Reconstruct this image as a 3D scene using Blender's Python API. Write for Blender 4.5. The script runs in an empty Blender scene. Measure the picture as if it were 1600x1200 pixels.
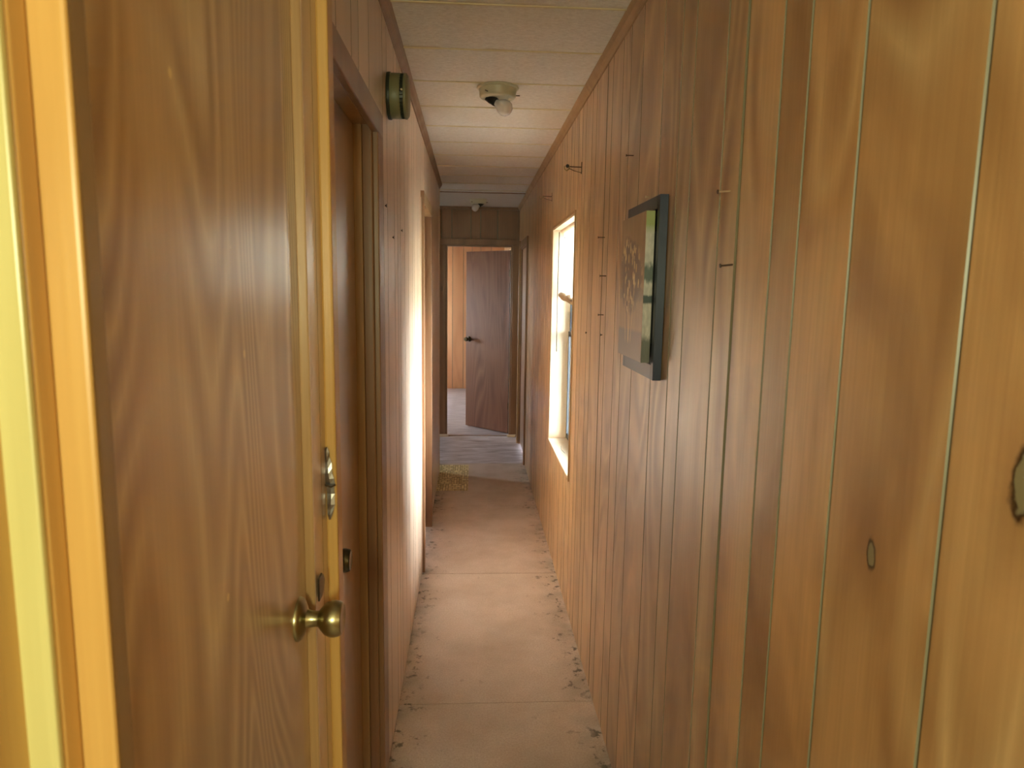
import bpy, bmesh, math, random
from mathutils import Vector, Matrix
random.seed(7)
C = bpy.context.scene.collection
SC = bpy.context.scene

# ------------------------------------------------------------------ camera
h = 1.44
f_px, pitch, yaw, roll = 1076.2, 0.13824, 0.05751, 0.01508
cam_d = bpy.data.cameras.new('camera')
cam_d.sensor_fit = 'HORIZONTAL'; cam_d.sensor_width = 36.0
cam_d.lens = f_px / 1600 * 36.0
cam_d.clip_start = 0.02; cam_d.clip_end = 200
cam_d.dof.use_dof = True; cam_d.dof.focus_distance = 2.4; cam_d.dof.aperture_fstop = 9.0
cam = bpy.data.objects.new('camera', cam_d); C.objects.link(cam)
cy, sy, cp, sp = math.cos(yaw), math.sin(yaw), math.cos(pitch), math.sin(pitch)
F = Vector((sy*cp, cy*cp, -sp)); R0 = Vector((cy, -sy, 0)); U0 = R0.cross(F)
R = R0*math.cos(roll) + U0*math.sin(roll); U = U0*math.cos(roll) - R0*math.sin(roll)
cam.matrix_world = Matrix(((R.x, U.x, -F.x, 0), (R.y, U.y, -F.y, 0), (R.z, U.z, -F.z, h), (0, 0, 0, 1)))
SC.camera = cam

# ------------------------------------------------------------------ world, lights, exposure
w = bpy.data.worlds.new('overcast_sky'); SC.world = w; w.use_nodes = True
bg = w.node_tree.nodes['Background']
bg.inputs[0].default_value = (0.82, 0.92, 1.0, 1); bg.inputs[1].default_value = 21.0

def portal(name, loc, rot, sx, sz):
    l = bpy.data.lights.new(name, 'AREA'); l.shape = 'RECTANGLE'; l.size = sx; l.size_y = sz
    l.cycles.is_portal = True
    o = bpy.data.objects.new(name, l); o.location = loc; o.rotation_euler = rot; C.objects.link(o)
P2 = math.pi/2
portal('portal_corridor', (0.56, 3.37, 1.18), (0, P2, 0), 1.16, 0.82)      # shines towards -X
portal('portal_far_room', (0.56, 8.5, 1.25), (0, P2, 0), 1.3, 1.5)
portal('portal_far_room_left', (-2.60, 8.2, 1.25), (0, -P2, 0), .7, .6)
portal('portal_side_room', (-2.56, 6.2, 1.4), (0, -P2, 0), 0.6, 0.4)

def point_light(name, loc, power, col, r):
    l = bpy.data.lights.new(name, 'POINT'); l.energy = power; l.color = col; l.shadow_soft_size = r
    o = bpy.data.objects.new(name, l); o.location = loc; C.objects.link(o)
point_light('room_behind_light', (-0.10, -0.75, 1.50), 18, (0.95, 1.0, 0.62), 0.10)  # no fixture; added to stand in for yellow light from the room behind

SC.view_settings.view_transform = 'Standard'; SC.view_settings.look = 'None'
SC.view_settings.gamma = 1.0; SC.view_settings.use_curve_mapping = False
SC.view_settings.exposure = 1.8
SC.cycles.use_denoising = True
SC.cycles.max_bounces = 14; SC.cycles.diffuse_bounces = 8; SC.cycles.glossy_bounces = 5
SC.cycles.sample_clamp_indirect = 6
SC.cycles.caustics_reflective = False; SC.cycles.caustics_refractive = False; SC.cycles.blur_glossy = 0.6

# ------------------------------------------------------------------ materials
def srgb(r, g, b):
    return tuple(((c/255)/12.92 if c/255 <= .04045 else ((c/255+.055)/1.055)**2.4) for c in (r, g, b)) + (1,)

class NT:
    def __init__(s, name):
        s.m = bpy.data.materials.new(name); s.m.use_nodes = True; s.t = s.m.node_tree; s.n = s.t.nodes; s.l = s.t.links
        s.b = s.n['Principled BSDF']
    def node(s, t, **k):
        n = s.n.new(t)
        for a, v in k.items(): setattr(n, a, v)
        return n
    def setin(s, n, i, v):
        if isinstance(v, bpy.types.NodeSocket): s.l.new(v, n.inputs[i])
        else: n.inputs[i].default_value = v
    def math(s, op, a, b=0.5, c=None, clamp=False):
        n = s.node('ShaderNodeMath', operation=op); n.use_clamp = clamp
        s.setin(n, 0, a); s.setin(n, 1, b)
        if c is not None: s.setin(n, 2, c)
        return n.outputs[0]
    def mix(s, f, a, b, mode='MIX'):
        n = s.node('ShaderNodeMix', data_type='RGBA', blend_type=mode)
        s.setin(n, 0, f); s.setin(n, 6, a); s.setin(n, 7, b)
        return n.outputs[2]
    def co(s): 
        return s.node('ShaderNodeTexCoord').outputs['Object']
    def vmath(s, op, a, b):
        n = s.node('ShaderNodeVectorMath', operation=op); s.setin(n, 0, a); s.setin(n, 1, b); return n.outputs[0]
    def noise(s, v, scale=1, detail=2, rough=.5, dist=0):
        n = s.node('ShaderNodeTexNoise'); s.setin(n, 'Vector', v)
        n.inputs['Scale'].default_value = scale; n.inputs['Detail'].default_value = detail
        n.inputs['Roughness'].default_value = rough; n.inputs['Distortion'].default_value = dist
        return n.outputs['Fac']
    def ramp(s, f, stops):
        n = s.node('ShaderNodeValToRGB'); s.setin(n, 0, f)
        e = n.color_ramp.elements
        while len(e) < len(stops): e.new(.5)
        for i, (p, c) in enumerate(stops):
            e[i].position = p; e[i].color = c if len(c) == 4 else (*c, 1)
        return n.outputs[0]
    def rmap(s, v, a, b, c=0, d=1):
        n = s.node('ShaderNodeMapRange'); s.setin(n, 0, v)
        for i, x in enumerate((a, b, c, d)): n.inputs[i+1].default_value = x
        return n.outputs[0]
    def bump(s, hgt, strength=.2, dist=.002):
        n = s.node('ShaderNodeBump'); s.setin(n, 'Height', hgt); n.inputs['Strength'].default_value = strength
        n.inputs['Distance'].default_value = dist; s.l.new(n.outputs[0], s.b.inputs['Normal'])
    def sep(s, v):
        n = s.node('ShaderNodeSeparateXYZ'); s.setin(n, 0, v); return n.outputs
    def comb(s, x, y, z):
        n = s.node('ShaderNodeCombineXYZ'); s.setin(n, 0, x); s.setin(n, 1, y); s.setin(n, 2, z); return n.outputs[0]
    def out(s, col=None, rough=None, **k):
        if col is not None: s.setin(s.b, 'Base Color', col)
        if rough is not None: s.setin(s.b, 'Roughness', rough)
        for a, v in k.items(): s.setin(s.b, a.replace('_', ' '), v)
        return s.m

def plain(name, col, rough=.5, metal=0, **k):
    t = NT(name); t.setin(t.b, 'Metallic', metal); return t.out(col, rough, **k)

def wood(name, dark, base, light, rough=.38, rings=16, ring_amt=.5, fib=.35, blotch=.5, scale=(2.6, 2.6, .42), coat=.25, knots=(), flecks=False, bl=(4, 4, 1.3)):
    t = NT(name); co = t.co()
    at = t.node('ShaderNodeAttribute', attribute_name='tone').outputs['Fac']
    v = t.vmath('ADD', co, t.vmath('MULTIPLY', t.comb(at, at, at), (13.1, 7.7, 23.3)))
    n1 = t.noise(t.vmath('MULTIPLY', v, scale), 1, 1.5, .45, .35)
    fr = t.math('PINGPONG', t.math('MULTIPLY', n1, float(rings)), 0.5)
    fr = t.math('MULTIPLY', fr, 2.0)
    fr = t.math('POWER', fr, 1.6)
    fb = t.noise(t.vmath('MULTIPLY', v, (150, 150, 3.0)), 1, 3, .6)
    fb = t.rmap(fb, .3, .7)
    mod = t.noise(t.vmath('MULTIPLY', v, bl), 1, 3, .55, .8)
    mod = t.rmap(mod, .35, .65)
    c = t.mix(t.math('MULTIPLY', mod, blotch), base, dark)
    c = t.mix(t.math('MULTIPLY', t.math('MULTIPLY', fr, ring_amt), mod), c, light)
    lo = t.math('MULTIPLY', t.math('POWER', t.math('SUBTRACT', 1.0, fr), 4.0), mod)
    c = t.mix(t.math('MULTIPLY', lo, ring_amt*.6), c, dark)
    c = t.mix(t.math('MULTIPLY', t.math('SUBTRACT', 1.0, fb), fib), c, dark)
    tone = t.rmap(at, 0, 1, .86, 1.14)
    c = t.mix(1.0, c, t.comb(tone, tone, tone), 'MULTIPLY')
    if flecks:
        vo = t.node('ShaderNodeTexVoronoi'); t.l.new(t.vmath('MULTIPLY', co, (1, 1, .8)), vo.inputs['Vector']); vo.inputs['Scale'].default_value = 16
        fk = t.math('MULTIPLY', t.rmap(vo.outputs['Distance'], .045, .075, 1, 0), t.rmap(t.noise(co, 9, 1), .5, .54))
        c = t.mix(t.math('MULTIPLY', fk, .8), c, srgb(236, 216, 160))
    if knots:
        x = t.sep(co)
        for (ky, kz, ry, rz) in knots:
            dy = t.math('DIVIDE', t.math('SUBTRACT', x[1], ky), ry); dz = t.math('DIVIDE', t.math('SUBTRACT', x[2], kz), rz)
            d = t.math('SQRT', t.math('ADD', t.math('MULTIPLY', dy, dy), t.math('MULTIPLY', dz, dz)))
            d = t.math('ADD', d, t.math('MULTIPLY', t.math('SUBTRACT', t.noise(co, 90, 2), .5), .9))
            halo = t.rmap(d, 1.0, 4.5, .55, 0); c = t.mix(halo, c, dark)
            c = t.mix(t.rmap(d, 1.0, 1.35, 1, 0), c, srgb(62, 40, 18))
            c = t.mix(t.rmap(d, .8, .95, 1, 0), c, srgb(138, 128, 98))
    t.bump(fb, .12, .001)
    rr = t.rmap(t.noise(co, 7, 3), .3, .7, max(rough-.04, .30), rough+.08)
    t.setin(t.b, 'Coat Weight', coat); t.setin(t.b, 'Coat Roughness', .28)
    return t.out(c, rr)

M = {}
M['panel'] = wood('wall_panelling', srgb(146, 106, 66), srgb(208, 166, 116), srgb(234, 204, 152), .33, 9, .7, .28, .75, coat=.5, scale=(3.6, 3.6, 1.0), bl=(6, 6, 2.6),
                  knots=((.689, 1.16, .007, .015), (.500, 1.293, .011, .026)))
M['panel_l'] = wood('left_panelling', srgb(190, 158, 132), srgb(222, 196, 170), srgb(232, 210, 186), .31, 9, .5, .3, .5, coat=.7)
M['groove'] = plain('panel_groove', srgb(124, 118, 96), .4)
M['door1'] = wood('door_veneer', srgb(150, 120, 82), srgb(212, 180, 136), srgb(248, 230, 188), .3, 26, .95, .3, .6, scale=(3.4, 3.4, .8), coat=1.0, bl=(3, 3, 1.2), flecks=True)
M['door2'] = wood('door_veneer_plain', srgb(154, 118, 94), srgb(196, 160, 134), srgb(210, 178, 152), .3, 14, .35, .3, .4, coat=1.0)
M['door4'] = wood('far_door_veneer', srgb(110, 70, 52), srgb(156, 108, 84), srgb(182, 136, 110), .4, 22, .6, .5, .7)
M['casing'] = wood('casing_wood', srgb(140, 104, 66), srgb(184, 146, 98), srgb(204, 168, 120), .36, 8, .4, .35, .4)
M['casing_d'] = wood('casing_wood_dark', srgb(104, 70, 44), srgb(150, 108, 74), srgb(170, 128, 90), .36, 8, .4, .35, .4)
M['casing_shade'] = wood('casing_wood_shaded', srgb(118, 94, 68), srgb(160, 134, 102), srgb(180, 154, 120), .34, 8, .4, .35, .4)
M['casing_g'] = wood('golden_casing', srgb(180, 134, 70), srgb(212, 168, 98), srgb(230, 194, 124), .3, 8, .5, .3, .4)
M['pale'] = wood('pale_pine', srgb(176, 166, 104), srgb(212, 204, 140), srgb(228, 224, 168), .32, 8, .4, .25, .4)
M['liner'] = wood('window_liner_wood', srgb(216, 178, 134), srgb(238, 222, 194), srgb(244, 234, 212), .45, 6, .4, .2, .5)
M['bright'] = wood('far_room_panel', srgb(178, 126, 86), srgb(208, 158, 116), srgb(220, 174, 132), .45, 8, .4, .2, .4)
M['brass'] = plain('aged_brass', (.34, .30, .17, 1), .28, 1)
M['brass_d'] = plain('dark_bronze', (.09, .075, .045, 1), .3, 1)
M['steel'] = plain('worn_steel', (.32, .3, .29, 1), .38, 1)
M['alu'] = plain('aluminium', (.018, .022, .028, 1), .5, 0)
M['edge_highlight'] = plain('veneer_edge_highlight', srgb(226, 220, 210), .3)
M['black'] = plain('black_plastic', (.012, .012, .012, 1), .35)
M['frame'] = plain('slate_frame', srgb(26, 34, 60), .35)
M['nail'] = plain('nail_metal', (.1, .07, .05, 1), .45, .8)
M['nail_s'] = plain('bright_nail', (.75, .68, .5, 1), .3, .9)
M['smoke'] = plain('alarm_plastic', srgb(112, 112, 82), .45)
M['smoke_d'] = plain('alarm_dark', srgb(40, 46, 36), .4)
M['fixture'] = plain('fixture_enamel', srgb(182, 180, 160), .35)
M['seam'] = plain('ceiling_batten', srgb(206, 196, 160), .6)

def glass_mat(name, tint):
    t = NT(name); tr = t.node('ShaderNodeBsdfTransparent'); tr.inputs[0].default_value = tint
    gl = t.node('ShaderNodeBsdfGlossy'); gl.inputs['Roughness'].default_value = .03
    fr = t.node('ShaderNodeFresnel'); fr.inputs[0].default_value = 1.45
    mx = t.node('ShaderNodeMixShader'); t.l.new(fr.outputs[0], mx.inputs[0]); t.l.new(tr.outputs[0], mx.inputs[1]); t.l.new(gl.outputs[0], mx.inputs[2])
    t.l.new(mx.outputs[0], t.n['Material Output'].inputs[0]); return t.m
M['glass'] = glass_mat('window_glass', (.95, .97, .97, 1))

def bulb_mat():
    t = NT('frosted_bulb_glass'); t.b.inputs['Transmission Weight'].default_value = .25
    return t.out(srgb(238, 236, 242), .22)
M['bulb'] = bulb_mat()

def cloth_mat(name, col, tr):
    t = NT(name); d = t.node('ShaderNodeBsdfDiffuse'); d.inputs[0].default_value = col
    q = t.node('ShaderNodeBsdfTranslucent'); q.inputs[0].default_value = col
    co = t.co(); x = t.sep(co)
    dots = t.node('ShaderNodeTexVoronoi'); dots.inputs['Scale'].default_value = 22; t.l.new(co, dots.inputs['Vector'])
    msk = t.rmap(dots.outputs['Distance'], .10, .16)
    cc = t.mix(msk, srgb(90, 88, 100), col); t.l.new(cc, d.inputs[0]); t.l.new(cc, q.inputs[0])
    mx = t.node('ShaderNodeMixShader'); mx.inputs[0].default_value = tr
    t.l.new(d.outputs[0], mx.inputs[1]); t.l.new(q.outputs[0], mx.inputs[2]); t.l.new(mx.outputs[0], t.n['Material Output'].inputs[0]); return t.m
M['cloth'] = cloth_mat('thin_white_curtain', srgb(235, 232, 225), .6)
M['hem'] = plain('curtain_hem_brown', srgb(150, 122, 92), .8)

def ceiling_mat():
    t = NT('textured_ceiling_board'); co = t.co(); x = t.sep(co)
    n = t.noise(t.vmath('MULTIPLY', co, (1, 2.2, 1)), 70, 4, .7)
    big = t.noise(co, 1.6, 2)
    c = t.mix(t.rmap(n, .3, .7), srgb(190, 188, 186), srgb(220, 219, 218))
    c = t.mix(t.rmap(big, .45, .75, 0, .35), c, srgb(196, 176, 140))
    # yellow water stains along the board joints on the left
    ph = t.math('ABSOLUTE', t.math('SUBTRACT', t.math('FRACT', t.math('DIVIDE', t.math('SUBTRACT', x[1], 1.97), .357)), .5))
    near = t.rmap(ph, .44, .5); st = t.math('MULTIPLY', near, t.rmap(t.noise(co, 5, 2), .45, .6))
    c = t.mix(t.math('MULTIPLY', st, .6), c, srgb(176, 146, 72))
    t.bump(n, .5, .004); return t.out(c, .8)
M['ceil'] = ceiling_mat()
def ceiling2():
    t = NT('plain_ceiling_board'); n = t.noise(t.co(), 50, 3)
    t.bump(n, .2, .002); return t.out(t.mix(n, srgb(186, 182, 178), srgb(206, 202, 198)), .7)
M['ceil2'] = ceiling2()

def floor_mat():
    t = NT('particle_board_floor'); co = t.co(); x = t.sep(co)
    n = t.noise(co, 160, 3, .7); b = t.noise(co, 3.0, 4, .6)
    c = t.mix(t.rmap(n, .3, .7), srgb(186, 167, 154), srgb(214, 200, 190))
    c = t.mix(t.rmap(b, .4, .7, 0, .55), c, srgb(160, 140, 118))
    # grime and staple marks along both skirtings
    mid = t.math('ABSOLUTE', t.math('SUBTRACT', x[0], .088))
    edge = t.rmap(mid, .14, .33)
    sp = t.noise(co, 26, 4, .65)
    sp2 = t.noise(co, 6, 3, .6)
    mk = t.math('MULTIPLY', t.rmap(t.math('ADD', sp, t.math('MULTIPLY', edge, .13)), .66, .74), t.rmap(sp2, .4, .55))
    mk = t.math('MULTIPLY', mk, t.math('POWER', edge, .8))
    c = t.mix(t.math('MULTIPLY', mk, .85), c, srgb(60, 54, 46))
    gr = t.math('MULTIPLY', t.rmap(mid, .22, .34), t.rmap(t.noise(co, 9, 4), .4, .65))
    c = t.mix(t.math('MULTIPLY', gr, .5), c, srgb(112, 112, 98))
    sm = t.noise(t.vmath('MULTIPLY', co, (1, .6, 1)), 11, 3, .6)
    c = t.mix(t.rmap(sm, .68, .76, 0, .4), c, srgb(104, 84, 66))
    t.bump(n, .15, .001); return t.out(c, t.rmap(b, .3, .7, .42, .6))
M['floor'] = floor_mat()
def lino():
    t = NT('grey_vinyl_floor'); co = t.co()
    n = t.noise(t.vmath('MULTIPLY', co, (3, 14, 1)), 1.4, 4, .6, .6)
    c = t.ramp(n, [(.3, srgb(138, 126, 124)), (.5, srgb(182, 172, 174)), (.68, srgb(210, 204, 210))])
    return t.out(c, .45)
M['lino'] = lino()
def carpet():
    t = NT('pale_floor_covering'); co = t.co()
    n = t.noise(t.vmath('MULTIPLY', co, (2, 9, 1)), 2.5, 4, .6)
    c = t.mix(t.rmap(n, .35, .65), srgb(158, 154, 162), srgb(190, 186, 194)); return t.out(c, .6)
M['carpet'] = carpet()
def mosaic():
    t = NT('basket_weave_vinyl'); co = t.co()
    v = t.vmath('MULTIPLY', co, (1, .42, 1))
    br = t.node('ShaderNodeTexBrick'); t.l.new(v, br.inputs['Vector']); br.inputs['Scale'].default_value = 22
    br.inputs['Mortar Size'].default_value = .035; br.inputs['Brick Width'].default_value = .9; br.inputs['Row Height'].default_value = .42
    br.inputs['Color1'].default_value = srgb(232, 218, 164); br.inputs['Color2'].default_value = srgb(206, 188, 130); br.inputs['Mortar'].default_value = srgb(86, 72, 38)
    rot = t.node('ShaderNodeMapping'); rot.inputs['Rotation'].default_value = (0, 0, P2); t.l.new(v, rot.inputs[0])
    b2 = t.node('ShaderNodeTexBrick'); t.l.new(rot.outputs[0], b2.inputs['Vector']); b2.inputs['Scale'].default_value = 22
    b2.inputs['Mortar Size'].default_value = .035; b2.inputs['Brick Width'].default_value = .9; b2.inputs['Row Height'].default_value = .42
    b2.inputs['Color1'].default_value = srgb(232, 218, 164); b2.inputs['Color2'].default_value = srgb(184, 164, 104); b2.inputs['Mortar'].default_value = srgb(86, 72, 38)
    ck = t.node('ShaderNodeTexChecker'); t.l.new(v, ck.inputs[0]); ck.inputs['Scale'].default_value = 13
    c = t.mix(ck.outputs['Fac'], br.outputs['Color'], b2.outputs['Color']); return t.out(c, .45)
M['mosaic'] = mosaic()
M['grass'] = plain('outside_gravel', srgb(170, 165, 150), .9)
def siding():
    t = NT('living_wall_paint'); return t.out(srgb(205, 185, 140), .6)
M['living'] = siding()

def art_mat():
    # canvas print: local x = across (0 near .. 1 far via width .265), z 0..0.325
    t = NT('canvas_print'); co = t.co(); x = t.sep(co)
    u = t.math('DIVIDE', x[1], .265); v = t.math('DIVIDE', x[2], .325)
    base = t.mix(t.rmap(t.noise(t.vmath('MULTIPLY', co, (20, 20, 3)), 1.5, 4, .6), .3, .7), srgb(160, 130, 92), srgb(190, 160, 118))
    # lower third: grey field; horizon
    c = t.mix(t.rmap(v, .20, .23, 1, 0), base, srgb(138, 126, 116))
    c = t.mix(t.rmap(t.math('ADD', t.math('ABSOLUTE', t.math('SUBTRACT', v, .48)), t.math('MULTIPLY', t.noise(co, 30, 3), .06)), .06, .08, .5, 0), c, srgb(112, 98, 84))
    # crown shape
    du = t.math('DIVIDE', t.math('SUBTRACT', u, .52), .46); dv = t.math('DIVIDE', t.math('SUBTRACT', v, .62), .31)
    rr = t.math('SQRT', t.math('ADD', t.math('MULTIPLY', du, du), t.math('MULTIPLY', dv, dv)))
    rr = t.math('ADD', rr, t.math('MULTIPLY', t.math('SUBTRACT', t.noise(co, 14, 3), .5), .8))
    crown = t.rmap(rr, .8, 1.0, 1, 0)
    c = t.mix(t.math('MULTIPLY', crown, .75), c, srgb(84, 64, 50))
    vo = t.node('ShaderNodeTexVoronoi'); t.l.new(t.vmath('MULTIPLY', co, (1, 1.0, .5)), vo.inputs['Vector']); vo.inputs['Scale'].default_value = 72
    lf = t.math('MULTIPLY', t.rmap(vo.outputs['Distance'], .36, .44, 1, 0), crown)
    sel = t.rmap(t.noise(co, 40, 1), .36, .4)
    c = t.mix(t.math('MULTIPLY', lf, sel), c, srgb(255, 236, 186))
    # trunk and stems
    for cx, wd, sl in ((.55, .018, .10), (.40, .010, -.22), (.68, .010, .20), (.5, .008, -.05)):
        d = t.math('ABSOLUTE', t.math('SUBTRACT', t.math('SUBTRACT', u, cx), t.math('MULTIPLY', t.math('SUBTRACT', v, .3), sl)))
        d = t.math('ADD', d, t.math('MULTIPLY', t.noise(co, 60, 2), .012))
        m = t.math('MULTIPLY', t.rmap(d, wd, wd+.012, 1, 0), t.math('MULTIPLY', t.rmap(v, .1, .14), t.rmap(v, .55, .6, 1, 0)))
        c = t.mix(t.math('MULTIPLY', m, .7), c, srgb(244, 210, 150))
    return t.out(c, .32, Coat_Weight=.3)
M['art'] = art_mat()
def artside():
    t = NT('canvas_edge_print'); co = t.co(); x = t.sep(co); v = t.math('DIVIDE', x[2], .325)
    n = t.noise(t.vmath('MULTIPLY', co, (60, 60, 20)), 2, 4, .6)
    c = t.mix(t.rmap(n, .3, .7), srgb(176, 172, 168), srgb(214, 208, 202))
    c = t.mix(t.rmap(v, .90, .97), c, srgb(150, 160, 104))
    band = t.rmap(t.math('ADD', t.math('ABSOLUTE', t.math('SUBTRACT', v, .63)), t.math('MULTIPLY', n, .12)), .10, .14, .9, 0)
    c = t.mix(band, c, srgb(60, 78, 74))
    band = t.rmap(t.math('ADD', t.math('ABSOLUTE', t.math('SUBTRACT', v, .45)), t.math('MULTIPLY', n, .03)), .035, .05, .95, 0)
    c = t.mix(band, c, srgb(34, 52, 56))
    c = t.mix(t.rmap(t.math('ADD', v, t.math('MULTIPLY', n, .1)), .2, .26, .85, 0), c, srgb(70, 74, 66))
    return t.out(c, .4)
M['artside'] = artside()

# ------------------------------------------------------------------ mesh helpers
def link(name, me, parent=None, loc=(0, 0, 0), **props):
    o = bpy.data.objects.new(name, me); C.objects.link(o); o.location = loc
    if parent: o.parent = parent
    for k, v in props.items(): o[k] = v
    return o
def done(name, bm, mats, parent=None, loc=(0, 0, 0), smooth=False, bevel=0, **props):
    bmesh.ops.recalc_face_normals(bm, faces=bm.faces)
    me = bpy.data.meshes.new(name); bm.to_mesh(me); bm.free()
    for m in (mats if isinstance(mats, (list, tuple)) else [mats]): me.materials.append(m)
    if smooth:
        for p in me.polygons: p.use_smooth = True
        me.set_sharp_from_angle(angle=math.radians(38))
    o = link(name, me, parent, loc, **props)
    if bevel:
        b = o.modifiers.new('bevel', 'BEVEL'); b.width = bevel; b.segments = 2; b.limit_method = 'ANGLE'
    return o
def box(bm, x0, x1, y0, y1, z0, z1, mi=0):
    vs = [bm.verts.new(p) for p in ((x0, y0, z0), (x1, y0, z0), (x1, y1, z0), (x0, y1, z0), (x0, y0, z1), (x1, y0, z1), (x1, y1, z1), (x0, y1, z1))]
    for q in ((0, 3, 2, 1), (4, 5, 6, 7), (0, 1, 5, 4), (1, 2, 6, 5), (2, 3, 7, 6), (3, 0, 4, 7)):
        bm.faces.new([vs[i] for i in q]).material_index = mi
    return vs
def boxo(name, b, mat, parent=None, loc=(0, 0, 0), bevel=0, **p):
    bm = bmesh.new(); box(bm, *b); return done(name, bm, mat, parent, loc, bevel=bevel, **p)
def lathe(bm, prof, axis='Z', seg=32, org=(0, 0, 0), mi=0, cap=True):
    rings = []
    for r, t in prof:
        ring = []
        for i in range(seg):
            a = 2*math.pi*i/seg; c, s = r*math.cos(a), r*math.sin(a)
            p = {'Z': (c, s, t), 'X': (t, c, s), 'Y': (c, t, s)}[axis]
            ring.append(bm.verts.new((p[0]+org[0], p[1]+org[1], p[2]+org[2])))
        rings.append(ring)
    for a, b in zip(rings, rings[1:]):
        for i in range(seg):
            bm.faces.new((a[i], a[(i+1) % seg], b[(i+1) % seg], b[i])).material_index = mi
    if cap:
        bm.faces.new(rings[0]); bm.faces.new(rings[-1])
def tube(bm, pts, r, seg=8):
    pts = [Vector(p) for p in pts]; rings = []
    for i, p in enumerate(pts):
        d = (pts[min(i+1, len(pts)-1)] - pts[max(i-1, 0)]).normalized()
        a = d.orthogonal().normalized(); b = d.cross(a)
        rr = r[i] if isinstance(r, (list, tuple)) else r
        rings.append([bm.verts.new(p + (a*math.cos(2*math.pi*k/seg) + b*math.sin(2*math.pi*k/seg))*rr) for k in range(seg)])
    for A, B in zip(rings, rings[1:]):
        # align
        k0 = min(range(seg), key=lambda k: (A[0].co-B[k].co).length)
        B[:] = B[k0:]+B[:k0]
        for i in range(seg): bm.faces.new((A[i], A[(i+1) % seg], B[(i+1) % seg], B[i]))
    bm.faces.new(rings[0]); bm.faces.new(rings[-1])

def panelling(name, pos, u0, u1, z0, z1, grooves, holes, mats, thick, gw=.006, gd=.003, wide=(), **props):
    """pos(u, depth, z) -> point; depth > 0 goes INTO the wall."""
    gs = [g for g in grooves if u0+.01 < g < u1-.01]
    us = [(u0, 0), (u1, 0)]
    spans = []
    for g in gs:
        wd = (gw*2.0 if any(abs(g-x) < .003 for x in wide) else gw)/2
        if any(abs(e-g) < wd+.002 for hh in holes for e in hh[:2]): continue
        us += [(g-wd, 0), (g-wd*.45, gd), (g+wd*.45, gd), (g+wd, 0)]; spans.append((g-wd, g+wd))
    for hh in holes:
        for e in hh[:2]: us.append((e, 0))
    us = sorted(set(us)); zs = sorted(set([z0, z1] + [z for hh in holes for z in hh[2:] if z0 < z < z1]))
    bm = bmesh.new(); tl = bm.faces.layers.float.new('tone')
    grid = [[bm.verts.new(pos(u, d, z)) for z in zs] for u, d in us]
    tone = random.random(); back = {}
    gridb = [[None]*len(zs) for _ in us]
    cells = set()
    for i in range(len(us)-1):
        um = (us[i][0]+us[i+1][0])/2; ing = any(a < um < b for a, b in spans)
        if ing and us[i][1] == 0: tone = random.random()
        for j in range(len(zs)-1):
            zm = (zs[j]+zs[j+1])/2
            if any(a < um < b and c < zm < d for a, b, c, d in holes): continue
            cells.add((i, j))
            f = bm.faces.new((grid[i][j], grid[i+1][j], grid[i+1][j+1], grid[i][j+1])); f.material_index = 1 if ing else 0; f[tl] = tone
    # back side and rims
    def B(i, j):
        if gridb[i][j] is None: gridb[i][j] = bm.verts.new(pos(us[i][0], thick, zs[j]))
        return gridb[i][j]
    for (i, j) in cells:
        f = bm.faces.new((B(i, j), B(i, j+1), B(i+1, j+1), B(i+1, j)))
        for (nb, a, b) in (((i-1, j), (i, j), (i, j+1)), ((i+1, j), (i+1, j), (i+1, j+1)), ((i, j-1), (i, j), (i+1, j)), ((i, j+1), (i, j+1), (i+1, j+1))):
            if nb not in cells: bm.faces.new((grid[a[0]][a[1]], grid[b[0]][b[1]], B(*b), B(*a)))
    loose = [v for v in bm.verts if not v.link_faces]
    bmesh.ops.delete(bm, geom=loose, context='VERTS')
    bmesh.ops.recalc_face_normals(bm, faces=bm.faces)
    me = bpy.data.meshes.new(name); bm.to_mesh(me); bm.free()
    for m in mats: me.materials.append(m)
    return link(name, me, None, (0, 0, 0), kind='structure', **props)

def thing(name, loc, **props):
    o = bpy.data.objects.new(name, None); C.objects.link(o); o.location = loc; o.empty_display_size = .1
    for k, v in props.items(): o[k] = v
    return o
S = dict(kind='structure')

# ------------------------------------------------------------------ shell
XR = .431; H = 2.193
def xl(y): return -.2435 - .0035*(y-1)
gr_meas = [.587, .781, .914, .997, 1.132, 1.221, 1.401, 1.493, 1.639, 1.843, 1.985, 2.087, 2.237, 2.323, 2.517, 2.604, 2.746]
def series(a, b, seed):
    rnd = random.Random(seed); r = []; u = a
    while u < b:
        u += rnd.choice((.085, .10, .14, .15, .18, .20, .09)); r.append(round(u, 3))
    return r
gr_right = gr_meas + [2.83, 2.93, 3.06, 3.15, 3.30, 3.48, 3.57, 3.68, 3.83, 3.99, 4.08, 4.26, 4.35, 4.50, 4.70, 4.84, 4.95, 5.10, 5.18, 5.38] + series(6.9, 10, 3) + [-.05-.15*k for k in range(15)] + [.04, .21, .39]
WIN = (2.965, 3.775, .600, 1.762)
D4 = (5.56, 6.30, 0.0, 1.80)
FWIN = (7.75, 9.25, .60, 1.90)
panelling('wall_right', lambda u, d, z: (XR+d, u, z), -3.0, 9.9, 0, H, gr_right, [WIN, D4, FWIN], [M['panel'], M['groove']], .12, wide=(1.132, 2.323), gw=.0062)
D1 = (.470, 1.040, 0.0, 1.90); D2 = (1.182, 1.745, 0.0, 1.835); D3 = (3.372, 4.045, 0.0, 1.85)
gr_left = series(1.80, 3.36, 11) + series(4.06, 5.2, 12) + [1.3, 1.46, 1.55, 1.7, .6, .75, .95, 1.1] + [3.5, 3.62, 3.8, 3.95]
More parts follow.
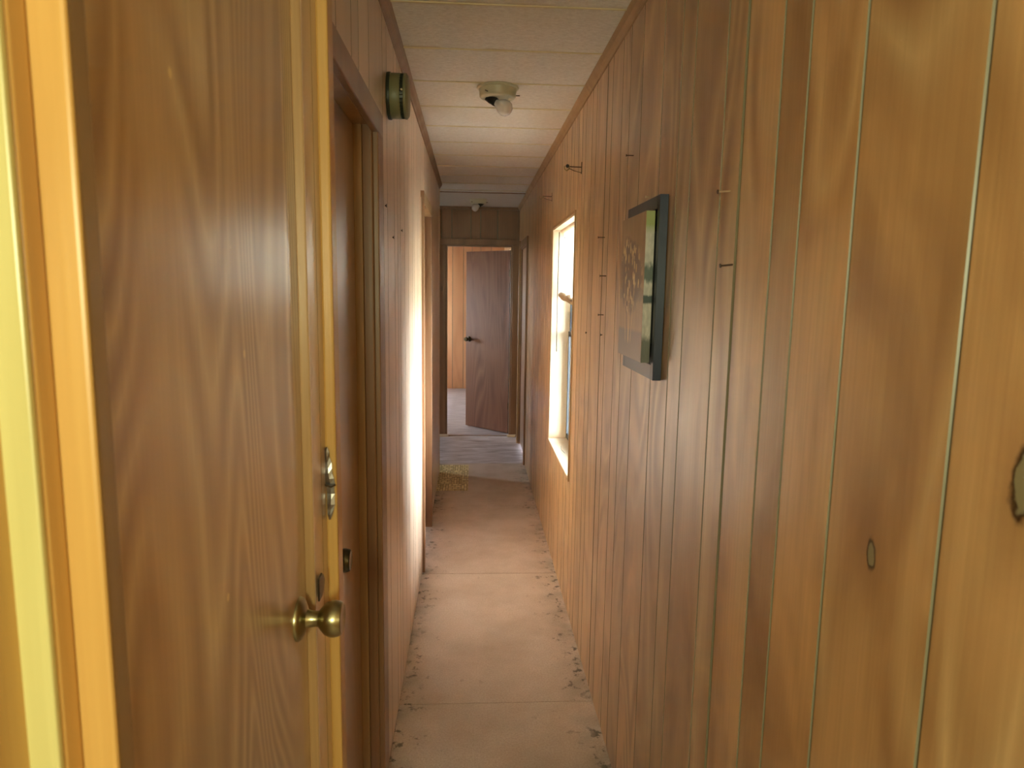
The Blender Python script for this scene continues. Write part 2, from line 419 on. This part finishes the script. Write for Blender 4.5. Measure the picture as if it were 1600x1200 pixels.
panelling('wall_left', lambda u, d, z: (xl(u)-d, u, z), .470, 5.265, 0, H, gr_left, [D1, D2, D3], [M['panel_l'], M['groove']], .075, gw=.005)
# wall ends, far wall, rooms beyond
panelling('wall_side_room', lambda u, d, z: (-u, 5.265-d, z), .335, 2.5, 0, H, series(.36, 2.4, 5), [], [M['panel_l'], M['groove']], .07)
gr_far = [.302, .206, .027, -.063, -.224]
DF = (-.369, .262, 0.0, 1.838)
panelling('wall_far', lambda u, d, z: (-u, 6.62+d, z), -.43, 2.5, 0, H, gr_far + series(.45, 2.4, 6), [DF], [M['casing_d'], M['groove']], .08, gw=.007)
panelling('wall_far_room_back', lambda u, d, z: (-u, 9.83+d, z), -.43, 2.5, 0, H, [.383, .293, .139, .02, -.1, -.25] + series(.5, 2.4, 8), [], [M['bright'], M['groove']], .06, gw=.007)
def holed(name, x0, x1, y0, y1, a0, a1, z0, z1, mat):   # box wall with opening; long axis y if a along y
    bm = bmesh.new()
    box(bm, x0, x1, y0, a0, 0, H); box(bm, x0, x1, a1, y1, 0, H); box(bm, x0, x1, a0, a1, 0, z0); box(bm, x0, x1, a0, a1, z1, H)
    return done(name, bm, mat, **S)
holed('wall_side_room_outer', -2.55, -2.5, 5.0, 6.9, 6.0, 6.4, 1.1, 1.7, M['living'])
holed('wall_far_room_left', -2.58, -2.5, 6.9, 9.89, 7.9, 8.5, .9, 1.6, M['bright'])
# living end behind the camera
boxo('wall_living_left', (-3.08, -3.0, -3.06, .0, 0, H), M['living'], **S)
boxo('wall_living_back', (-3.0, XR+.1, -3.06, -3.0, 0, H), M['living'], **S)
boxo('wall_living_front', (-3.0, -.34, .0, .06, 0, H), M['living'], **S)
boxo('wall_near_left', (-.34, -.283, .0, .428, 0, H), M['casing_g'], **S)
# ceilings
boxo('ceiling', (-3.0, .56, -3.06, 5.66, H, H+.05), M['ceil'], **S)
boxo('ceiling_far', (-2.6, .56, 5.66, 9.9, H-.004, H+.05), M['ceil2'], **S)
n = 1
y = 1.97-.357*3
while y < 5.6:
    boxo('trim_%d' % n, (xl(y)+.001, XR-.001, y-.004, y+.004, H-.0025, H), M['seam'], bevel=.001, **S); n += 1; y += .357
boxo('trim_%d' % n, (-.30, XR-.001, 5.652, 5.660, H-.006, H), M['casing_d'], **S); n += 1
def crown(side):
    bm = bmesh.new(); y0, y1 = (-3.0, 6.62) if side > 0 else (.475, 5.265)
    prof = [(0, 0), (0, -.034), (.005, -.034), (.009, -.026), (.016, -.018), (.020, -.008), (.022, 0)]
    ends = []
    for y in (y0, y1):
        xx = XR if side > 0 else xl(y)
        ends.append([bm.verts.new((xx - side*a, y, H+b)) for a, b in prof])
    k = len(prof)
    for i in range(k): bm.faces.new((ends[0][i], ends[0][(i+1) % k], ends[1][(i+1) % k], ends[1][i]))
    bm.faces.new(ends[0]); bm.faces.new(ends[1])
    global n
    done('trim_%d' % n, bm, M['casing_d'] if side < 0 else M['casing'], **S); n += 1
crown(1); crown(-1)
boxo('trim_%d' % n, (-.34, XR, 6.603, 6.62, H-.03, H-.004), M['casing_d'], **S); n += 1
# corner bead at the end of the left wall
boxo('trim_%d' % n, (xl(5.26)-.02, xl(5.26)+.005, 5.25, 5.272, 0, H-.03), M['panel_l'], bevel=.003, **S); n += 1
# floors (three boards laid across the corridor, a hairline gap between them)
bm = bmesh.new()
for a, b in ((-3.06, 0.02), (.024, 1.128), (1.132, 2.2335), (2.2375, 3.3385), (3.3425, 4.446), (4.449, 5.56)):
    box(bm, -3.0 if a < 0 else -.42, .56, a, b, -.03, 0)
done('floor', bm, M['floor'], **S)
boxo('floor_base', (-3.1, .6, -3.1, 9.95, -.08, -.031), M['casing_d'], **S)
boxo('floor_vinyl', (-2.5, .56, 5.56, 6.64, -.03, .001), M['lino'], **S)
boxo('floor_far_room', (-2.5, .56, 6.645, 9.85, -.03, .0), M['carpet'], **S)
boxo('floor_threshold', (-.265, .37, 6.63, 6.66, -.001, .004), M['casing_d'], **S)
bm = bmesh.new(); box(bm, -40, 40, -40, 60, -.75, -.7); done('ground_outside', bm, M['grass'], **S)

# ------------------------------------------------------------------ windows
def window(name, y0, y1, z0, z1, sash=True):
    bm = bmesh.new()
    x0, x1 = XR-.004, XR+.118; t = .012
    box(bm, x0, x1, y0, y0+t, z0, z1); box(bm, x0, x1, y1-t, y1, z0, z1); box(bm, x0, x1, y0+t, y1-t, z1-t, z1)
    box(bm, x0-.004, x1, y0+t, y1-t, z0, z0+t)
    W = done(name, bm, M['liner'], bevel=.001, **S)
    bm = bmesh.new(); e = .009; X0 = XR-.006
    box(bm, X0, XR+.001, y0-e, y0+.003, z0-e, z1+e); box(bm, X0, XR+.001, y1-.003, y1+e, z0-e, z1+e)
    box(bm, X0, XR+.001, y0, y1, z1-.003, z1+e); box(bm, X0, XR+.001, y0, y1, z0-e, z0+.003)
    done('window_casing', bm, M['casing'], W, bevel=.001)
    a0, a1, b0, b1 = y0+t, y1-t, z0+t, z1-t; fx = XR+.098; m = .018
    bm = bmesh.new()
    box(bm, fx, fx+.010, a0, a0+m, b0, b1); box(bm, fx, fx+.010, a1-m, a1, b0, b1); box(bm, fx, fx+.010, a0, a1, b0, b0+m); box(bm, fx, fx+.010, a0, a1, b1-m, b1)
    done('window_frame', bm, M['alu'], W, bevel=.001)
    zm = (b0+b1)/2+.03; bm = bmesh.new()
    box(bm, fx-.007, fx+.004, a0+.008, a0+.024, b0+.008, zm); box(bm, fx-.007, fx+.004, a1-.024, a1-.008, b0+.008, zm)
    box(bm, fx-.007, fx+.004, a0+.03, a1-.03, b0+.008, b0+.036); box(bm, fx-.007, fx+.004, a0+.03, a1-.03, zm-.026, zm)
    done('lower_sash', bm, M['alu'], W, bevel=.001)
    boxo('window_pane', (fx-.003, fx+.000, a0+.03, a1-.03, b0+.03, zm-.02), M['glass'], W)
    boxo('window_pane', (fx+.006, fx+.009, a0+.015, a1-.015, zm-.02, b1-.015), M['glass'], W)
    return W
window('window_1', *WIN)
window('window_2', *FWIN)

# curtain tucked up in the corridor window
cu = thing('window_shade', (XR+.043, 3.36, 1.36), label='thin white dotted shade pulled halfway up the corridor window, brown rolled hem hanging crooked', category='window shade')
bm = bmesh.new(); NY, NZ = 40, 24; g = []
for i in range(NY+1):
    row = []
    yy = -.38 + .765*i/NY
    for j in range(NZ+1):
        t = j/NZ; zb = (.02 + .045*(yy+.38)/.765); zt = .386
        x = .006*math.sin(yy*38+t*2) + .012*math.sin(t*9+yy*3)*(1-abs(2*t-1)) + .012*t
        row.append(bm.verts.new((x, yy, zb+(zt-zb)*t)))
    g.append(row)
for i in range(NY):
    for j in range(NZ): bm.faces.new((g[i][j], g[i+1][j], g[i+1][j+1], g[i][j+1]))
o = done('shade_fabric', bm, M['cloth'], cu, smooth=True)
sm = o.modifiers.new('thickness', 'SOLIDIFY'); sm.thickness = .0008
bm = bmesh.new(); pts = []; rad = []
for i in range(24):
    yy = -.385+.77*i/23; pts.append((.002*math.sin(yy*40), yy, .004+.043*(yy+.38)/.765+.003*math.sin(yy*25))); rad.append(.017+.003*math.sin(yy*31))
tube(bm, pts, rad, 12); done('rolled_hem', bm, M['hem'], cu, smooth=True)
bm = bmesh.new(); tube(bm, [(0, -.385, .386), (0, .385, .386)], .011, 12); done('roller', bm, M['liner'], cu, smooth=True)
bm = bmesh.new(); tube(bm, [(-.018, .372, .38), (-.02, .374, .1), (-.018, .371, -.26)], .0026, 6); done('pull_cord', bm, M['nail'], cu)
# little dropped stick on the sill
bm = bmesh.new(); tube(bm, [(.470, 3.56, .6127), (.462, 3.48, .6127), (.47, 3.40, .6127)], .0011, 6)
done('wire_scrap', bm, M['nail'], label='short dark wire scrap lying on the white window sill', category='wire')

# side room window; unseen far-room window added to light the far door
def simple_window(name, b, axis):
    bm = bmesh.new(); x0, x1, y0, y1, z0, z1 = b; m = .03
    if axis == 'x':
        box(bm, x0, x1, y0, y0+m, z0, z1); box(bm, x0, x1, y1-m, y1, z0, z1); box(bm, x0, x1, y0, y1, z0, z0+m); box(bm, x0, x1, y0, y1, z1-m, z1)
    else:
        box(bm, x0, x0+m, y0, y1, z0, z1); box(bm, x1-m, x1, y0, y1, z0, z1); box(bm, x0, x1, y0, y1, z0, z0+m); box(bm, x0, x1, y0, y1, z1-m, z1)
    W = done(name, bm, M['alu'], **S)
    if axis == 'x': boxo('window_pane', ((x0+x1)/2-.002, (x0+x1)/2+.002, y0+m, y1-m, z0+m, z1-m), M['glass'], W)
    else: boxo('window_pane', (x0+m, x1-m, (y0+y1)/2-.002, (y0+y1)/2+.002, z0+m, z1-m), M['glass'], W)
simple_window('window_3', (-2.54, -2.51, 6.0, 6.4, 1.1, 1.7), 'x')
simple_window('fill_window', (-2.57, -2.51, 7.9, 8.5, .9, 1.6), 'x')  # unseen window, added to brighten the face of the far door

# ------------------------------------------------------------------ doors
def knob(parent, org, sgn=1, s=1.0, mat=None, name='door_knob'):
    """knob along X (sgn) from face point org"""
    mat = mat or M['brass']
    bm = bmesh.new()
    prof = [(.0325, 0), (.0325, .002), (.030, .006), (.022, .010), (.0145, .013), (.0125, .018), (.0115, .026), (.012, .030), (.017, .034),
            (.0235, .040), (.0265, .047), (.0270, .053), (.0255, .060), (.0235, .0645), (.0215, .0655), (.015, .0640), (.001, .0635)]
    lathe(bm, [(r*s, t*s*sgn) for r, t in prof], 'X', 40)
    return done(name, bm, mat, parent, org, smooth=True)

# door 1: near closet door, face in the left wall
XD1 = -.2575
d = boxo('door_1', (XD1-.035, XD1, .474, 1.036, .008, 1.895), M['door1'], bevel=.002, kind='structure')
knob(d, (XD1, .988, .945), 1, 1.0)
bm = bmesh.new()     # curved strike lip on the casing beside the knob
sh = [(1.043, .984), (1.066, .984), (1.078, .975), (1.084, .965), (1.078, .955), (1.066, .946), (1.043, .946)]
a = [bm.verts.new((xl(y)+.0025, y, z)) for y, z in sh]; b = [bm.verts.new((xl(y)+.0055, y, z)) for y, z in sh]
bm.faces.new(a); bm.faces.new(b)
for i in range(len(sh)): bm.faces.new((a[i], a[(i+1) % len(sh)], b[(i+1) % len(sh)], b[i]))
done('strike_plate', bm, M['brass_d'], d, bevel=.0008)
# casings of doors 1 and 2; each board a trim of its own
def trim(x0, x1, y0, y1, z0, z1, mat, bevel=.0025):
    global n
    o = boxo('trim_%d' % n, (x0, x1, y0, y1, z0, z1), mat, bevel=bevel, **S); n += 1; return o
trim(-.34, -.264, .428, .448, 0, H, M['casing_g'])                 # stepped reveal beside the camera
trim(-.300, -.2645, .422, .428, 0, H, M['pale'], .0015)
trim(-.34, -.2425, .4480, .4535, 0, H, M['casing_g'], .003)  # bright camera-facing side of the casing, light put into its colour
trim(-.34, -.2430, .4535, .473, 0, H, M['casing_shade'], .002)  # greyer front of the same casing, its shade put into the colour
trim(-.262, -.2440, 1.038, 1.1345, 0, H-.03, M['casing'], .002)      # latch side of door 1
trim(-.245, -.2262, 1.1345, 1.178, 0, H-.03, M['casing_g'], .004)     # near casing of door 2
# door 2
XD2 = -.290
d2 = boxo('door_2', (XD2-.035, XD2, 1.185, 1.728, .008, 1.822), M['door2'], bevel=.002, kind='structure')
knob(d2, (XD2, 1.292, .912), 1, .86, M['brass_d'])
trim(-.32, -.2700, 1.728, 1.745, 0, 1.835, M['casing'], .001)        # jamb
trim(-.2705, -.2455, 1.732, 1.745, 0, 1.835, M['casing_d'], .003)     # stop
trim(-.247, -.2320, 1.745, 1.83, 0, 1.865, M['casing_d'], .003)      # far casing
trim(-.249, -.2310, 1.180, 1.83, 1.808, 1.866, M['casing_d'], .003) # head casing
trim(-.32, -.2500, 1.182, 1.745, 1.822, 1.838, M['casing'], .001)
# pale strip: highlight on the lifted wall sheet edge, put into the colour
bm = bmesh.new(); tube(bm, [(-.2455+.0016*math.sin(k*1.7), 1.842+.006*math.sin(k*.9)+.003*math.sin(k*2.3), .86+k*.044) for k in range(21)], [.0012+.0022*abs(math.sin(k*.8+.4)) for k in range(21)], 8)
done('trim_%d' % n, bm, M['edge_highlight'], smooth=True, **S); n += 1
# bent latch plate
bp = thing('latch_plate', (-.236, 1.134, 1.05), label='battered bent steel plate on the yellow door casing edge above the brass knob', category='latch plate')
bm = bmesh.new()
g = []; rnd = random.Random(4)
NZ = 14
for j in range(NZ+1):
    t = j/NZ; wv = .0075*(1-.55*abs(2*t-1)**2.5)
    if j in (0, NZ): wv *= .4
    cx = -.002+.003*math.sin(t*5); yy = -.002-.003*abs(math.sin(t*7+.6))
    g.append([bm.verts.new((cx-wv, yy, t*.125)), bm.verts.new((cx, yy-.0025*rnd.random(), t*.125)), bm.verts.new((cx+wv*rnd.uniform(.7, 1.1), yy, t*.125))])
for a, b in zip(g, g[1:]):
    for i in range(2): bm.faces.new((a[i], a[i+1], b[i+1], b[i]))
o = done('plate', bm, M['steel'], bp); s_ = o.modifiers.new('s', 'SOLIDIFY'); s_.thickness = .0015
bm = bmesh.new(); tube(bm, [(-.009, -.008, .062), (.002, -.009, .058), (.009, -.007, .061)], .0016, 6); done('staple', bm, M['nail'], bp)

# door 3 further along the left wall
X3 = xl(3.6)
d3 = boxo('door_3', (X3-.065, X3-.03, 3.385, 4.032, .008, 1.835), M['door2'], bevel=.002, kind='structure')
trim(X3-.06, X3+.018, 3.355, 3.385, 0, 1.89, M['casing_d'], .003)
trim(X3-.008, X3+.004, 3.320, 3.357, 0, 1.86, M['panel_l'], .003)
trim(X3-.06, X3+.013, 4.032, 4.085, 0, 1.89, M['casing_d'], .003)
trim(X3-.06, X3+.015, 3.385, 4.032, 1.835, 1.892, M['casing'], .003)
# door 4: back door in the right wall
d4 = boxo('door_4', (XR+.012, XR+.05, 5.575, 6.285, .01, 1.785), M['door2'], bevel=.002, kind='structure')
trim(XR-.001, XR+.1, 5.56, 5.575, 0, 1.80, M['casing_d'], .001); trim(XR-.001, XR+.1, 6.285, 6.30, 0, 1.80, M['casing_d'], .001)
trim(XR-.001, XR+.1, 5.575, 6.285, 1.785, 1.80, M['casing_d'], .001)
trim(XR-.014, XR+.001, 5.50, 5.562, 0, 1.80, M['casing_d']); trim(XR-.020, XR+.001, 6.30, 6.345, 0, 1.86, M['casing'])
trim(XR-.014, XR+.001, 5.50, 6.345, 1.795, 1.85, M['casing_d'])
# far doorway casing
trim(-.325, -.262, 6.602, 6.62, .0, 1.838, M['casing_d']); trim(.368, .428, 6.602, 6.62, .0, 1.838, M['casing_d'])
trim(-.325, .428, 6.600, 6.62, 1.838, 1.893, M['casing_d'])
trim(-.264, -.248, 6.62, 6.70, 0, 1.838, M['casing_d'], .001); trim(.355, .370, 6.62, 6.70, 0, 1.838, M['casing_d'], .001)
trim(-.248, .355, 6.62, 6.70, 1.825, 1.84, M['casing_d'], .001)
# far bedroom door, open about 45 degrees into the room
fd = bpy.data.objects.new('bedroom_door', None); C.objects.link(fd); fd.location = (.351, 6.722, 0)
fd.name = 'door_5'; fd['kind'] = 'structure'
ang = math.radians(135.5); fd.rotation_euler = (0, 0, ang)
boxo('door_leaf', (0, .595, -.035, 0, .006, 1.80), M['door4'], fd, bevel=.002)
bm = bmesh.new()
lathe(bm, [(r*.85, t*.9) for r, t in [(.0325, 0), (.0325, .002), (.030, .006), (.0145, .013), (.0115, .026), (.017, .034), (.0255, .045), (.0270, .053), (.0235, .0645), (.001, .0655)]], 'Y', 32)
done('door_knob', bm, M['brass_d'], fd, (.545, 0, .915), smooth=True)
for z in (.25, 1.55): boxo('hinge', (-.008, .004, -.008, .004, z, z+.07), M['brass_d'], fd)
boxo('hinge_gap_shade', (-.0015, .0, -.035, 0, .006, 1.80), M['smoke_d'], fd)  # dark strip painting the shaded gap between leaf and jamb
# splintered wood chips at the foot of the far casing
for i, (cx, cyy, sx, c_) in enumerate(((-.285, 6.585, .05, 'left'), (.375, 6.585, .04, 'right'))):
    bm = bmesh.new(); vs = box(bm, -sx, sx, -.012, .012, 0, .016)
    for v in vs: v.co += Vector((random.uniform(-.008, .008), random.uniform(-.004, .004), random.uniform(0, .006) if v.co.z > .01 else 0))
    done('wood_scrap', bm, M['liner'], None, (cx, cyy, .001), label='splintered pale wood scrap at the %s foot of the far door casing' % c_, category='wood scrap')
bm = bmesh.new(); tube(bm, [(-.295, 6.598, 1.41), (-.295, 6.588, 1.415), (-.295, 6.584, 1.43), (-.295, 6.59, 1.442), (-.295, 6.598, 1.445)], .003, 8)
done('hook_eye', bm, M['nail'], smooth=True, label='small metal hook eye on the left casing of the far doorway', category='hook')

# mosaic patch
o = boxo('vinyl_remnant', (-.262, -.028, 4.79, 5.50, 0, .003), M['mosaic'], label='yellow basket weave patterned vinyl square on the floor by the left wall end', category='floor patch')

# ------------------------------------------------------------------ ceiling lights
def ceiling_light(cx, cyy, label, az, R_=.075):
    T = thing('ceiling_light', (cx, cyy, H), label=label, category='ceiling light', group='bare bulb ceiling lights in the corridor')
    bm = bmesh.new(); k = R_/.075
    lathe(bm, [(.078*k, 0), (.080*k, -.003), (.078*k, -.007), (.072*k, -.009), (.070*k, -.020), (.069*k, -.034), (.064*k, -.040), (.052*k, -.043), (.045*k, -.036), (.001, -.034)], 'Z', 48)
    done('fixture_base', bm, M['fixture'], T, smooth=True)
    for a in (20, 140, 260):
        a = math.radians(a+az); bm = bmesh.new()
        tube(bm, [(math.cos(a)*.066*k, math.sin(a)*.066*k, -.030), (math.cos(a)*.084*k, math.sin(a)*.084*k, -.030)], .0022, 8)
        done('set_screw', bm, M['nail'], T)
    d_ = Vector((math.cos(math.radians(az)), math.sin(math.radians(az)), 0))
    s0 = Vector((0, 0, -.036)) - d_*.036; dr = (d_*.8 + Vector((0, 0, -.50))).normalized()
    bm = bmesh.new(); tube(bm, [s0 - dr*.012, s0+dr*.002, s0+dr*.006, s0+dr*.014, s0+dr*.018, s0+dr*.026, s0+dr*.030, s0+dr*.036], [.014, .0155, .0165, .0165, .0155, .0165, .0165, .0150], 20)
    done('lamp_socket', bm, M['black'], T, smooth=True)
    bm = bmesh.new(); q = s0+dr*.034
    tube(bm, [q, q+dr*.008, q+dr*.018, q+dr*.030, q+dr*.046, q+dr*.058, q+dr*.067, q+dr*.071], [.012, .0145, .021, .0275, .030, .027, .018, .004], 24)
    done('light_bulb', bm, M['bulb'], T, smooth=True)
    return T
ceiling_light(.087, 2.74, 'round enamel ceiling light with bare white bulb nearest the camera', -25)
ceiling_light(.036, 6.08, 'round ceiling light with bare bulb beyond the dark ceiling joint, before the far door', 205)

# smoke alarm on the left wall (round, seen edge-on)
sx = xl(2.08)
sa = thing('smoke_alarm', (sx, 2.078, 1.978), label='round yellowed smoke alarm high on the left panelled wall', category='smoke alarm')
bm = bmesh.new(); lathe(bm, [(.0630, 0), (.0640, .002), (.0640, .009), (.060, .010)], 'X', 48); done('mounting_plate', bm, M['smoke_d'], sa, smooth=True)
bm = bmesh.new(); lathe(bm, [(.0605, .009), (.0615, .012), (.0615, .036), (.0600, .038)], 'X', 48); done('alarm_body', bm, M['smoke'], sa, smooth=True)
bm = bmesh.new(); lathe(bm, [(.0565, .037), (.0565, .047)], 'X', 48)
for k in range(36):
    a = 2*math.pi*k/36; bm2 = None
    tube(bm, [(.037, math.cos(a)*.059, math.sin(a)*.059), (.048, math.cos(a)*.059, math.sin(a)*.059)], .0016, 5)
done('sounder_grille', bm, M['smoke_d'], sa)
bm = bmesh.new(); lathe(bm, [(.0610, .047), (.0620, .049), (.0615, .054), (.055, .059), (.030, .061), (.001, .0615)], 'X', 48); done('front_cover', bm, M['smoke'], sa, smooth=True)
bm = bmesh.new(); lathe(bm, [(.0032, 0), (.0032, .002), (.001, .0035)], 'Y', 12); done('indicator_lamp', bm, M['nail_s'], sa, (.044, -.0605, .003), smooth=True).rotation_euler = (math.pi, 0, 0)

# ------------------------------------------------------------------ picture
PY0, PZ0 = 1.543, 1.235; PW, PH = .318, .416
pf = thing('framed_picture', (XR, PY0, PZ0), label='canvas print of a golden-leaved tree floating in a dark slate frame on the right wall', category='picture')
bm = bmesh.new(); fw = .020; fd_ = .0205
def L(a0, a1, z0, z1): box(bm, -fd_, -.0008, a0, a1, z0, z1)
L(0, fw, 0, PH); L(PW-fw, PW, 0, PH); L(fw, PW-fw, 0, .034); L(fw, PW-fw, PH-.030, PH)
done('picture_frame', bm, M['frame'], pf, bevel=.0008)
boxo('frame_backing', (-.006, -.001, fw, PW-fw, .03, PH-.028), M['black'], pf)
CW, CH = .252, .345
bm = bmesh.new(); vs = box(bm, -.043, -.0225, 0, CW, 0, CH)
for f in bm.faces:
    c = f.calc_center_median(); f.material_index = 0 if c.x < -.042 else 1
done('canvas', bm, [M['art'], M['artside']], pf, (0, .027, .038), bevel=.0008)
boxo('canvas_stretcher', (-.0225, -.006, .06, .26, .08, .34), M['black'], pf)

# ------------------------------------------------------------------ nails and brackets
def nail(y, z, ln, r, label, wall=1, mat='nail', dz=0, dy=0, tip=False):
    T = thing('nail', (XR if wall > 0 else xl(y), y, z), label=label, category='nail')
    bm = bmesh.new(); tube(bm, [(.006*wall, 0, 0), (-ln*wall, dy, dz)], r, 8); done('shank', bm, M['nail_s'] if tip else M[mat], T)
    v = Vector((-ln*wall, dy, dz)); bm = bmesh.new(); dn = v.normalized()
    tube(bm, [v-dn*.0008, v+dn*.0008], r*2.3, 12); done('nail_head', bm, M[mat], T)
    return T
nail(1.173, 1.608, .021, .0016, 'upper bright-shanked nail beside the framed picture on the right wall', tip=True, dz=-.002)
nail(1.142, 1.485, .021, .0016, 'lower dark nail below the bright one, right of the framed picture', dz=-.003)
nail(2.294, 1.610, .022, .0016, 'upper of two nails between the window and the framed picture')
nail(2.249, 1.484, .020, .0016, 'middle nail between the window and the framed picture, level with the window middle')
nail(2.271, 1.357, .018, .0016, 'lower nail between window and picture, below the other two')
nail(2.282, 1.290, .006, .0018, 'lowest small tack between the window and the picture')
nail(2.595, 1.277, .005, .0018, 'small tack nearest the window at mid height')
nail(1.914, 1.801, .020, .0014, 'thin nail above the framed picture')
nail(1.726, 1.668, .008, .0014, 'tiny nail showing just over the top of the picture frame', mat='nail_s')
nail(1.982, 1.662, .004, .0022, 'dark tack on the left wall near the door casing', -1)
nail(2.426, 1.630, .004, .0022, 'dark tack on the left wall farther along', -1)
nail(2.159, 1.588, .004, .0022, 'dark tack on the left wall, lowest of the three', -1)

def bracket(y, z, label, ball):
    T = thing('curtain_bracket', (XR, y, z), label=label, category='curtain rod bracket', group='curtain rod brackets above the window')
    boxo('wall_plate', (-.002, 0, -.006, .006, -.026, .020), M['nail'], T, bevel=.0005)
    bm = bmesh.new(); tube(bm, [(0, 0, 0), (-.050, .006, .002)], .0022, 8); done('bracket_arm', bm, M['nail'], T)
    bm = bmesh.new(); tube(bm, [(-.001, 0, -.022), (-.03, .004, -.014), (-.052, .006, -.004)], .0016, 8); done('lower_rod', bm, M['nail'], T)  # thin dark rod sloping from the plate foot to the arm tip
    bm = bmesh.new(); tube(bm, [(-.048, .006, .004), (-.052, .006, -.008), (-.060, .006, -.014), (-.068, .006, -.008), (-.069, .006, .004)], .0026, 8); done('hook', bm, M['brass'], T, smooth=True)
    if ball:
        bm = bmesh.new()
        lathe(bm, [(.0005, -.0075), (.004, -.0065), (.0068, -.003), (.0075, 0), (.0068, .003), (.004, .0065), (.0005, .0075)], 'X', 20, org=(-.057, .006, .0045)); done('rod_end', bm, M['black'], T, smooth=True)
bracket(2.84, 1.925, 'metal curtain rod bracket with black rod end, nearer one above the window', True)
bracket(3.90, 1.945, 'thin dark curtain rod bracket above the window on its far side', False)
